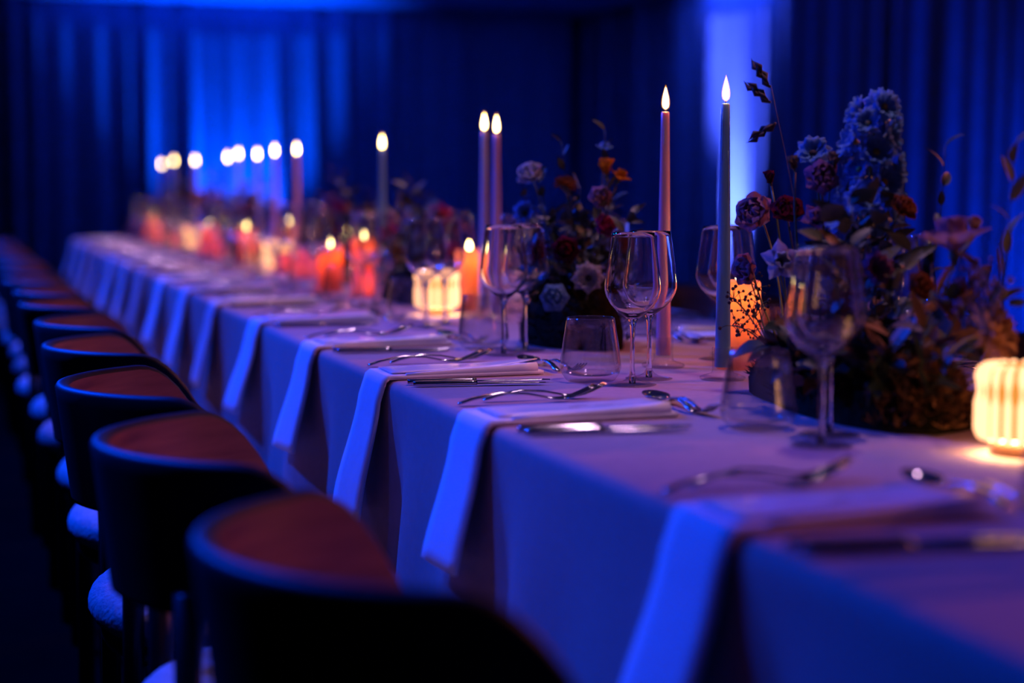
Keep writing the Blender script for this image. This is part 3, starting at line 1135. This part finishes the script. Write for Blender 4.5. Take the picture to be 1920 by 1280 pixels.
def layers(kind, r):
    if kind == 'rose':
        return [(5, r * .75, r * .8, .30, 2.0, .35, .0), (5, r * .9, r * .95, .30, 1.6, .30, .6), (6, r * 1.05, r * 1.0, .22, 1.15, .12, .2), (6, r * 1.15, r * 1.0, .15, .75, -.05, .8)]
    if kind == 'anemone':
        return [(8, r, r * .62, .18, .55, .30, .0), (8, r * 1.08, r * .66, .12, .35, .15, .4)]
    if kind == 'cup':
        return [(3, r * 1.7, r * 1.25, .35, .35, 1.15, .0), (3, r * 1.75, r * 1.3, .30, .10, 1.05, 1.05)]
    if kind == 'dahlia':
        return [(10, r * .55, r * .22, .3, .8, .9, .0), (12, r * .8, r * .26, .3, .6, .5, .2), (14, r, r * .28, .3, .35, .15, .1), (12, r * 1.05, r * .28, .3, .1, -.2, .3)]
    if kind == 'lisianthus':
        return [(5, r * 1.2, r * .85, .28, .55, .9, .0), (5, r * 1.35, r * .9, .22, -.35, .75, .6)]
    return [(5, r, r * .8, .2, .4, .2, 0)]

PETCACHE = {}
def bloom(par, kind, pos, nrm, r, col, detailed, stem_from=None, stem_m=None, eye=None, spin=None, rnd=random):
    M = align(pos, nrm, rnd.uniform(0, 6) if spin is None else spin)
    hb = MB()
    ey = {'anemone': r * .22, 'dahlia': r * .2}.get(kind, r * .18)
    hb.ball((0, 0, ey * .4), ey, 10)
    hb.tube([(0, 0, -r * .35), (0, 0, -r * .1), (0, 0, 0.0)], [r * .06, r * .16, r * .22], 8)
    head = hb.build('flower_head', eye or M_STEM, par)
    head.matrix_local = M
    acc = MB()
    for (n, L, W, cup, bend, tilt, off) in layers(kind, r):
        if detailed:
            key = (kind, round(L, 4), round(W, 4), col.name, bend, cup)
            if key not in PETCACHE:
                vs, fs = petal_data(L, W, cup, bend, r * .04)
                PETCACHE[key] = MB().add(vs, fs).mesh('petal', col)
        for k in range(n):
            a = 2 * PI * k / n + off + rnd.uniform(-.12, .12)
            R = Matrix.Rotation(a, 4, 'Z') @ Matrix.Rotation(-tilt + rnd.uniform(-.1, .1), 4, 'Y') @ Matrix.Translation((r * .06, 0, 0))
            if detailed:
                inst('petal', PETCACHE[key], head, R)
            else:
                vs, fs = petal_data(L, W, cup, bend, r * .04, nu=4, nv=3)
                acc.add(vs, fs, R)
    if not detailed:
        acc.build('petals', col, head)
    if stem_from is not None:
        p0, p1 = Vector(stem_from), Vector(pos) - Vector(nrm).normalized() * r * .3
        c = p0.lerp(p1, .55) + Vector((rnd.uniform(-.02, .02), rnd.uniform(-.02, .02), .02))
        pts = [(1 - t) ** 2 * p0 + 2 * t * (1 - t) * c + t * t * p1 for t in [k / 8 for k in range(9)]]
        MB().tube(pts, 0.0016, 6).build('stem', stem_m or M_STEM, par)
    return head

def leaf_me(L, W, m, bend, name='leaf'):
    key = ('leaf', L, W, m.name, bend)
    if key not in PETCACHE:
        vs, fs = [], []
        nu = 7
        x = z = 0
        for i in range(nu + 1):
            u = i / nu
            wd = W / 2 * (math.sin(PI * u ** .75) ** .8 if 0 < u < 1 else 0.02)
            if i:
                x += L / nu * math.cos(bend * u)
                z += L / nu * math.sin(bend * u)
            vs += [(x, -wd, z + wd * .35), (x, 0, z), (x, wd, z + wd * .35)]
        for i in range(nu):
            for j in range(2):
                a = i * 3 + j
                fs.append((a, a + 3, a + 4, a + 1))
        PETCACHE[key] = MB().add(vs, fs).mesh(name, m)
    return PETCACHE[key]

def branch(par, pts, n, L, W, m, rnd, detailed, r=0.0015, spread=1.0):
    P = [Vector(p) for p in pts]
    fine = []
    for i in range(13):
        t = i / 12 * (len(P) - 1)
        k = min(int(t), len(P) - 2)
        fine.append(P[k].lerp(P[k + 1], t - k))
    st = MB().tube(fine, [r * (1 - .06 * i) for i in range(13)], 6).build('stem', M_STEM, par)
    acc = MB()
    for i in range(n):
        t = 0.18 + 0.82 * i / max(1, n - 1)
        k = min(int(t * 12), 11)
        p = fine[k].lerp(fine[k + 1], t * 12 - k)
        d = (fine[k + 1] - fine[k]).normalized()
        a = i * 2.4 + rnd.uniform(-.4, .4)
        side = d.orthogonal().normalized()
        side.rotate(Matrix.Rotation(a, 3, d))
        dr = (side * spread + d * .8).normalized()
        q = dr.to_track_quat('X', 'Z').to_matrix().to_4x4()
        s = rnd.uniform(.7, 1.15)
        M = Matrix.Translation(p) @ q @ Matrix.Rotation(rnd.uniform(-1, 1), 4, 'X') @ Matrix.Scale(s, 4)
        me = leaf_me(L, W, m, rnd.choice((-.6, -.3, .2)))
        if detailed:
            inst('leaf', me, par, M)
        else:
            acc.add([v.co for v in me.vertices], [tuple(f.vertices) for f in me.polygons], M)
    if not detailed:
        acc.build('foliage', m, par)

def floret_spike(par, p0, p1, n, r, rad, col, rnd, detailed):
    p0, p1 = Vector(p0), Vector(p1)
    MB().tube([p0.lerp(p1, t / 6) for t in range(7)], 0.002, 6).build('stem', M_STEM, par)
    d = (p1 - p0).normalized()
    for i in range(n):
        t = 0.28 + 0.72 * i / (n - 1)
        a = i * 2.399
        side = d.orthogonal().normalized()
        side.rotate(Matrix.Rotation(a, 3, d))
        k = 1 - .35 * t
        pos = p0.lerp(p1, t) + side * rad * k * rnd.uniform(.75, 1.1)
        bloom(par, 'anemone', pos, side + d * .3, r * rnd.uniform(.85, 1.15) * (1 - .25 * t), col, detailed, eye=M_EYE_Y, rnd=rnd)

def berry_spray(par, base, tips, m, rr, rnd, twigs=5, per=7, name='berry', reach=0.035, detailed=True):
    me = MB().ball((0, 0, 0), rr, 8).mesh(name, m)
    acc = MB()
    for tp in tips:
        b, t = Vector(base), Vector(tp)
        c = b.lerp(t, .6) + Vector((0, 0, .012))
        tw = MB()
        tw.tube([(1 - s) ** 2 * b + 2 * s * (1 - s) * c + s * s * t for s in [k / 6 for k in range(7)]], 0.0011, 5)
        for k in range(twigs):
            s = .45 + .55 * k / max(1, twigs - 1)
            o = (1 - s) ** 2 * b + 2 * s * (1 - s) * c + s * s * t
            for q in range(per // 2):
                dv = Vector((rnd.gauss(0, 1), rnd.gauss(0, 1), rnd.gauss(.4, 1))).normalized() * rnd.uniform(.35, 1) * reach
                tw.tube([o, o + dv * .5 + Vector((0, 0, .002)), o + dv], 0.0006, 4)
                if detailed:
                    inst(name, me, par, Matrix.Translation(o + dv) @ Matrix.Scale(rnd.uniform(.7, 1.3), 4))
                else:
                    acc.ball(tuple(o + dv), rr * rnd.uniform(.7, 1.3), 6)
        tw.build('twig', M_STEM, par)
    if not detailed:
        acc.build('berry_cluster', m, par)

def mound(par, lx, ly, h, m, seed, tufts=260, tm=None):
    rnd = random.Random(seed)
    vs, fs = [], []
    n, k = 28, 9
    for j in range(k + 1):
        t = j / k * PI / 2
        for i in range(n):
            a = 2 * PI * i / n
            q = 1 + .10 * math.sin(a * 3 + seed) + rnd.uniform(-.04, .04)
            vs.append((lx * q * math.cos(a) * math.cos(t), ly * q * math.sin(a) * math.cos(t), max(0.001, h * math.sin(t) ** .8 * (1 + rnd.uniform(-.06, .06)))))
    for j in range(k):
        for i in range(n):
            i2 = (i + 1) % n
            fs.append((j * n + i, j * n + i2, (j + 1) * n + i2, (j + 1) * n + i))
    MB().add(vs, fs).build('moss_mound', m, par)
    # loose tufts over the mound
    acc = MB()
    for i in range(tufts):
        a, t = rnd.uniform(0, 2 * PI), rnd.uniform(0.05, 1.3)
        p = Vector((lx * math.cos(a) * math.cos(t), ly * math.sin(a) * math.cos(t), h * math.sin(t) ** .8))
        for q in range(4):
            d = Vector((p.x / lx ** 1.0 + rnd.gauss(0, .8), p.y / ly + rnd.gauss(0, .8), .5 + rnd.random())).normalized() * rnd.uniform(.008, .024)
            o = d.orthogonal().normalized() * .0012
            acc.add([p - o, p + o, p + d * .6 + o, p + d, p + d * .6 - o], [(0, 1, 2, 3, 4)])
    tag(acc.build('moss_tufts', tm or m, par), kind='stuff')

# ---- large arrangement beside the near lamp
A1 = empty('flower_arrangement', (1.17, 2.06, TZ))
tag(A1, 'large wild flower arrangement with pale delphinium and orange dahlia beside the near lamp', 'flowers', 'flower arrangements')
O1 = Vector((1.17, 2.06, TZ))
def rel(p, o=O1):
    return tuple(Vector(p) - o)
HERO1 = [('anemone', (1.175, 2.191, 1.102), (-0.4, -0.6, 0.5), 0.026, 'skyblue', M_EYE),
         ('rose', (1.158, 2.135, 1.067), (-0.3, -0.8, 0.3), 0.024, 'mauve', None),
         ('cup', (1.142, 2.184, 1.08), (-0.3, -0.1, 1), 0.012, 'tan', None),
         ('cup', (1.173, 2.13, 1.08), (0.05, -0.1, 1), 0.015, 'tan', None),
         ('rose', (1.135, 2.286, 1.015), (-0.9, -0.5, 0.35), 0.03, 'blush', None),
         ('lisianthus', (1.127, 2.196, 0.948), (-0.3, -0.8, 0.2), 0.026, 'white', None),
         ('rose', (1.128, 2.296, 0.934), (-0.9, -0.3, 0.1), 0.024, 'blush', None),
         ('rose', (1.151, 2.223, 1.018), (-0.3, -0.6, 0.6), 0.024, 'wine', None),
         ('lisianthus', (1.192, 1.851, 0.972), (-0.1, 0.1, 1), 0.04, 'blush', None),
         ('dahlia', (1.193, 1.77, 0.88), (0.55, -0.75, 0.25), 0.04, 'peach', None),
         ('dahlia', (1.202, 1.853, 0.917), (0.1, -0.8, 0.5), 0.026, 'rust', None),
         ('cup', (1.188, 1.868, 0.896), (0.3, -0.3, 1), 0.012, 'yellow', None),
         ('dahlia', (1.147, 1.986, 0.818), (-0.3, -0.9, 0.3), 0.03, 'wine', None),
         ('lisianthus', (1.172, 2.048, 1.031), (-0.4, -0.7, 0.6), 0.022, 'skyblue', None),
         ('cup', (1.235, 1.876, 0.996), (0.0, -0.1, 1), 0.014, 'peach', None),
         ('cup', (1.153, 2.279, 1.06), (-0.2, 0, 1), 0.012, 'wine', None),
         ('rose', (1.226, 2.035, 1.024), (0.2, -0.6, 0.6), 0.02, 'rust', None),
         ('anemone', (1.169, 2.004, 0.947), (-0.1, -0.9, 0.3), 0.024, 'mauve', M_EYE),
         ('dahlia', (1.144, 2.058, 0.876), (-0.3, -0.9, 0.3), 0.026, 'wine', None),
         ('rose', (1.195, 1.94, 0.925), (0.2, -0.8, 0.4), 0.02, 'rust', None),
         ('lisianthus', (1.164, 2.159, 1.004), (-0.3, -0.6, 0.6), 0.022, 'mauve', None)]
HERO2 = [('cup', (1.174, 2.998, 1.075), (-0.1, -0.1, 1), 0.02, 'orange', 0),
         ('lisianthus', (1.195, 2.99, 1.065), (0.35, -0.3, 0.9), 0.02, 'orange', 0),
         ('rose', (1.06, 3.099, 1.075), (-0.5, -0.5, 0.6), 0.026, 'white', 0),
         ('anemone', (1.116, 2.936, 0.887), (-0.35, -0.9, 0.25), 0.03, 'white', 1),
         ('rose', (1.166, 3.007, 1.033), (-0.2, -0.8, 0.4), 0.022, 'blush', 0),
         ('anemone', (1.048, 3.096, 1.004), (-0.6, -0.7, 0.4), 0.024, 'skyblue', 0),
         ('rose', (1.169, 3.001, 0.98), (0.2, -0.8, 0.4), 0.022, 'magenta', 0),
         ('lisianthus', (1.194, 3.059, 1.121), (0, -0.3, 1), 0.016, 'skyblue', 0),
         ('dahlia', (1.122, 3.077, 1.06), (0, -0.5, 1), 0.022, 'rust', 0),
         ('rose', (1.063, 2.971, 0.849), (-0.4, -0.9, 0.2), 0.026, 'skyblue', 0),
         ('dahlia', (1.193, 2.98, 0.95), (0.5, -0.8, 0.3), 0.02, 'rust', 0),
         ('rose', (1.098, 3.01, 0.936), (-0.3, -0.9, 0.2), 0.026, 'wine', 0),
         ('dahlia', (1.07, 3.082, 0.933), (-0.6, -0.7, 0.2), 0.024, 'wine', 0)]
B2BR = [[(1.197, 3.045, 0.984), (1.198, 3.055, 1.085), (1.196, 3.063, 1.164)], [(1.186, 3.044, 0.933), (1.226, 3.035, 0.984), (1.256, 3.028, 1.012)], [(1.09, 3.077, 0.953), (1.082, 3.087, 1.024), (1.07, 3.097, 1.09)], [(1.134, 3.064, 0.964), (1.122, 3.079, 1.075), (1.117, 3.087, 1.141)]]
S1 = Vector((1.17, 2.06, TZ + 0.05))
rndA = random.Random(5)
for kind, p, n, r, c, eye in HERO1:
    base = Vector((1.17 + (p[0] - 1.17) * .3, 2.07 + (p[1] - 2.06) * .75, TZ + 0.07))
    bloom(A1, kind, rel(p), n, r, PC[c], True, rel(base), M_STEM_Y if c in ('yellow', 'blush', 'peach') else M_STEM, eye, rnd=rndA)
mound(A1, 0.085, 0.255, 0.10, M_MOSS, 3, 420)
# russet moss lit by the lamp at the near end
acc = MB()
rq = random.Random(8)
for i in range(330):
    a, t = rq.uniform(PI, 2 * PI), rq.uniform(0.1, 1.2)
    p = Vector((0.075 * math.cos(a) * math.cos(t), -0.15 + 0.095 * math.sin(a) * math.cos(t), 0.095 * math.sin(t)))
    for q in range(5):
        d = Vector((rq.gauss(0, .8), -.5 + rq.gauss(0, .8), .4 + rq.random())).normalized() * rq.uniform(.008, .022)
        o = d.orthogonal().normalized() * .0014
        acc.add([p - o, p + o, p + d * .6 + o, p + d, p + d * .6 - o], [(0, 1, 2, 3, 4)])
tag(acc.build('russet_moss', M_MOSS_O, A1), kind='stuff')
floret_spike(A1, rel((1.20, 2.09, 0.94)), rel((1.223, 2.103, 1.172)), 22, 0.030, 0.036, PC['skyblue'], rndA, True)
# oat grass: thin stem with three spikelets
MB().tube([rel(p) for p in ((1.155, 2.2, 0.9), (1.155, 2.207, 1.033), (1.153, 2.23, 1.095), (1.15, 2.255, 1.157), (1.148, 2.273, 1.204))], 0.0006, 5).build('grass_stem', M_SEED, A1)
for p, d in (((1.148, 2.273, 1.200), (-.45, .3, .8)), ((1.147, 2.268, 1.178), (-.55, .3, .5)), ((1.152, 2.262, 1.150), (-.7, .4, -.55))):
    mb = MB()
    for k in range(7):
        t = k / 6
        mb.tube([(0, 0, .001 + .020 * t), (.0036 * (1 if k % 2 else -1), .003 * (k % 3 - 1), .008 + .018 * t), (.0016 * (1 if k % 2 else -1), 0, .017 + .018 * t)], [.0012, .0028, .0003], 6)
    mb.build('spikelet', M_SEED, A1).matrix_local = align(rel(p), d) @ Matrix.Scale(1.5, 4)
# dark berry spray against the pillar candle
berry_spray(A1, rel((1.136, 2.246, 0.823)), [rel(p) for p in ((1.118, 2.327, 0.888), (1.128, 2.295, 0.922), (1.116, 2.327, 0.848), (1.128, 2.285, 0.871))], M_SEED, 0.0024, rndA, 5, 9, reach=0.03)
# small lilac clusters and golden berries on the lamp side
berry_spray(A1, rel((1.201, 1.848, 0.864)), [rel(p) for p in ((1.188, 1.809, 0.959), (1.189, 1.775, 0.948), (1.189, 1.743, 0.937), (1.188, 1.779, 0.922))], PC['lilac'], 0.0038, rndA, 4, 9, 'tiny_bloom', 0.024)
berry_spray(A1, rel((1.185, 1.93, 0.79)), [rel(p) for p in ((1.163, 1.91, 0.832), (1.166, 1.877, 0.828), (1.165, 1.895, 0.847))], PC['yellow'], 0.0042, rndA, 3, 7, 'berry', 0.016)
# leafy branches
branch(A1, [rel(p) for p in ((1.19, 1.9, 0.82), (1.205, 1.785, 0.882), (1.208, 1.766, 0.974), (1.21, 1.764, 1.038), (1.212, 1.757, 1.107))], 11, 0.042, 0.013, M_LEAF_O, rndA, True, spread=.6)
branch(A1, [rel(p) for p in ((1.22, 2.0, 0.85), (1.254, 1.999, 0.964), (1.258, 1.988, 1.035), (1.261, 1.987, 1.109))], 8, 0.034, 0.014, M_LEAF, rndA, True, spread=.6)
for k in range(44):
    y = rndA.uniform(-.24, .12)
    x = rndA.uniform(-.06, .05) if y < .0 else rndA.uniform(0.0, .06)
    h = rndA.uniform(.12, .31) * (1 - .35 * max(0, -y) / .24)
    b = (x * .5, y * .8, .05)
    t = (x * 1.5 + rndA.uniform(-.03, .03), y * 1.15 + rndA.uniform(-.04, .04), h)
    m = ((b[0] + t[0]) / 2 - .01, (b[1] + t[1]) / 2, h * .6)
    branch(A1, [b, m, t], rndA.randrange(5, 9), rndA.choice((.04, .05, .06)), rndA.choice((.018, .024)), rndA.choice((M_LEAF, M_LEAF, M_LEAF_O if y > -.1 else M_LEAF_B)), rndA, True)

# low dark leaves covering the mound's aisle side
for k in range(24):
    y = rndA.uniform(-.2, .07)
    x = -.085 * math.sqrt(max(0, 1 - (y / .26) ** 2))
    b = (x * .6, y, .05)
    t = (x * 1.05 - .012, y + rndA.uniform(-.03, .03), rndA.uniform(.05, .12))
    m = (x * .95, y, .07)
    branch(A1, [b, m, t], 5, .045, .024, rndA.choice((M_LEAF, M_LEAF, M_LEAF_B)), rndA, True, spread=.8)

# ---- second arrangement, with the orange cup flowers
A2 = empty('flower_arrangement', (1.15, 3.1, TZ))
tag(A2, 'dark leafy flower arrangement with orange cup flowers behind the tumbler', 'flowers', 'flower arrangements')
O2 = Vector((1.15, 3.1, TZ))
rndB = random.Random(15)
for kind, p, n, r, c, eye in HERO2:
    base = Vector((1.14 + (p[0] - 1.15) * .3, 3.08 + (p[1] - 3.1) * .5, TZ + 0.07))
    bloom(A2, kind, rel(p, O2), n, r, PC[c], True, rel(base, O2), M_STEM, M_EYE if eye else None, rnd=rndB)
mound(A2, 0.09, 0.15, 0.13, M_MOSS, 6, 300)
for pts in B2BR:
    branch(A2, [(0, -.05, .08)] + [rel(p, O2) for p in pts], 7, .034, .014, M_LEAF, rndB, True, spread=.7)
for k in range(36):
    a, q = rndB.uniform(0, 2 * PI), rndB.uniform(.02, .12)
    h = rndB.uniform(.14, .30)
    t = (q * math.cos(a) * .9, q * math.sin(a) * 1.2, h)
    branch(A2, [(t[0] * .3, t[1] * .3, .08), (t[0] * .8, t[1] * .8, h * .65), t], rndB.randrange(5, 9), rndB.choice((.035, .05)), rndB.choice((.016, .022)), rndB.choice((M_LEAF, M_LEAF, M_LEAF_O)), rndB, True)

# ---- the arrangements down the table
FAR = [(1.17, 4.35, .26, 1), (1.20, 5.35, .30, 2), (1.17, 6.97, .34, 3), (1.18, 7.95, .30, 4), (1.17, 8.95, .33, 5), (1.19, 9.62, .28, 6)]
FL = ['low flower arrangement with pink and white blooms past the mid table lamp',
      'flower arrangement just before the third lamp, with red and pale blooms',
      'flower arrangement past the third lamp, halfway to the fourth',
      'flower arrangement shortly before the fourth lamp',
      'flower arrangement past the fourth lamp, under the last tapers',
      'farthest flower arrangement at the table end']
COLS = ['blush', 'magenta', 'white', 'wine', 'orange', 'mauve', 'magenta', 'blush', 'rust', 'skyblue']
for (x, y, h, s), lab in zip(FAR, FL):
    A = empty('flower_arrangement', (x, y, TZ))
    tag(A, lab, 'flowers', 'flower arrangements')
    rr = random.Random(40 + s)
    mound(A, 0.08, 0.165, 0.10, M_MOSS, s, 120)
    for k in range(16):
        a = rr.uniform(0, 2 * PI)
        q = rr.uniform(.3, 1)
        p = (0.095 * q * math.cos(a), 0.21 * q * math.sin(a), .09 + (h - .09) * rr.uniform(.15, 1) * (1.1 - .45 * q))
        n = (math.cos(a) * .5 - .3, math.sin(a) * .4 - .5, .5)
        bloom(A, rr.choice(('rose', 'rose', 'anemone', 'dahlia', 'lisianthus')), p, n, rr.uniform(.022, .034), PC[rr.choice(COLS)], False, (p[0] * .3, p[1] * .6, .06), rnd=rr)
    for k in range(20):
        a, q = rr.uniform(0, 2 * PI), rr.uniform(.1, 1)
        hh = h * rr.uniform(.6, 1.15) * (1.15 - .4 * q)
        t = (.095 * q * math.cos(a), .21 * q * math.sin(a), hh)
        branch(A, [(t[0] * .3, t[1] * .4, .06), (t[0] * .8, t[1] * .8, hh * .6), t], rr.randrange(5, 9), rr.choice((.04, .055)), .02, rr.choice((M_LEAF, M_LEAF, M_LEAF_O)), rr, False)
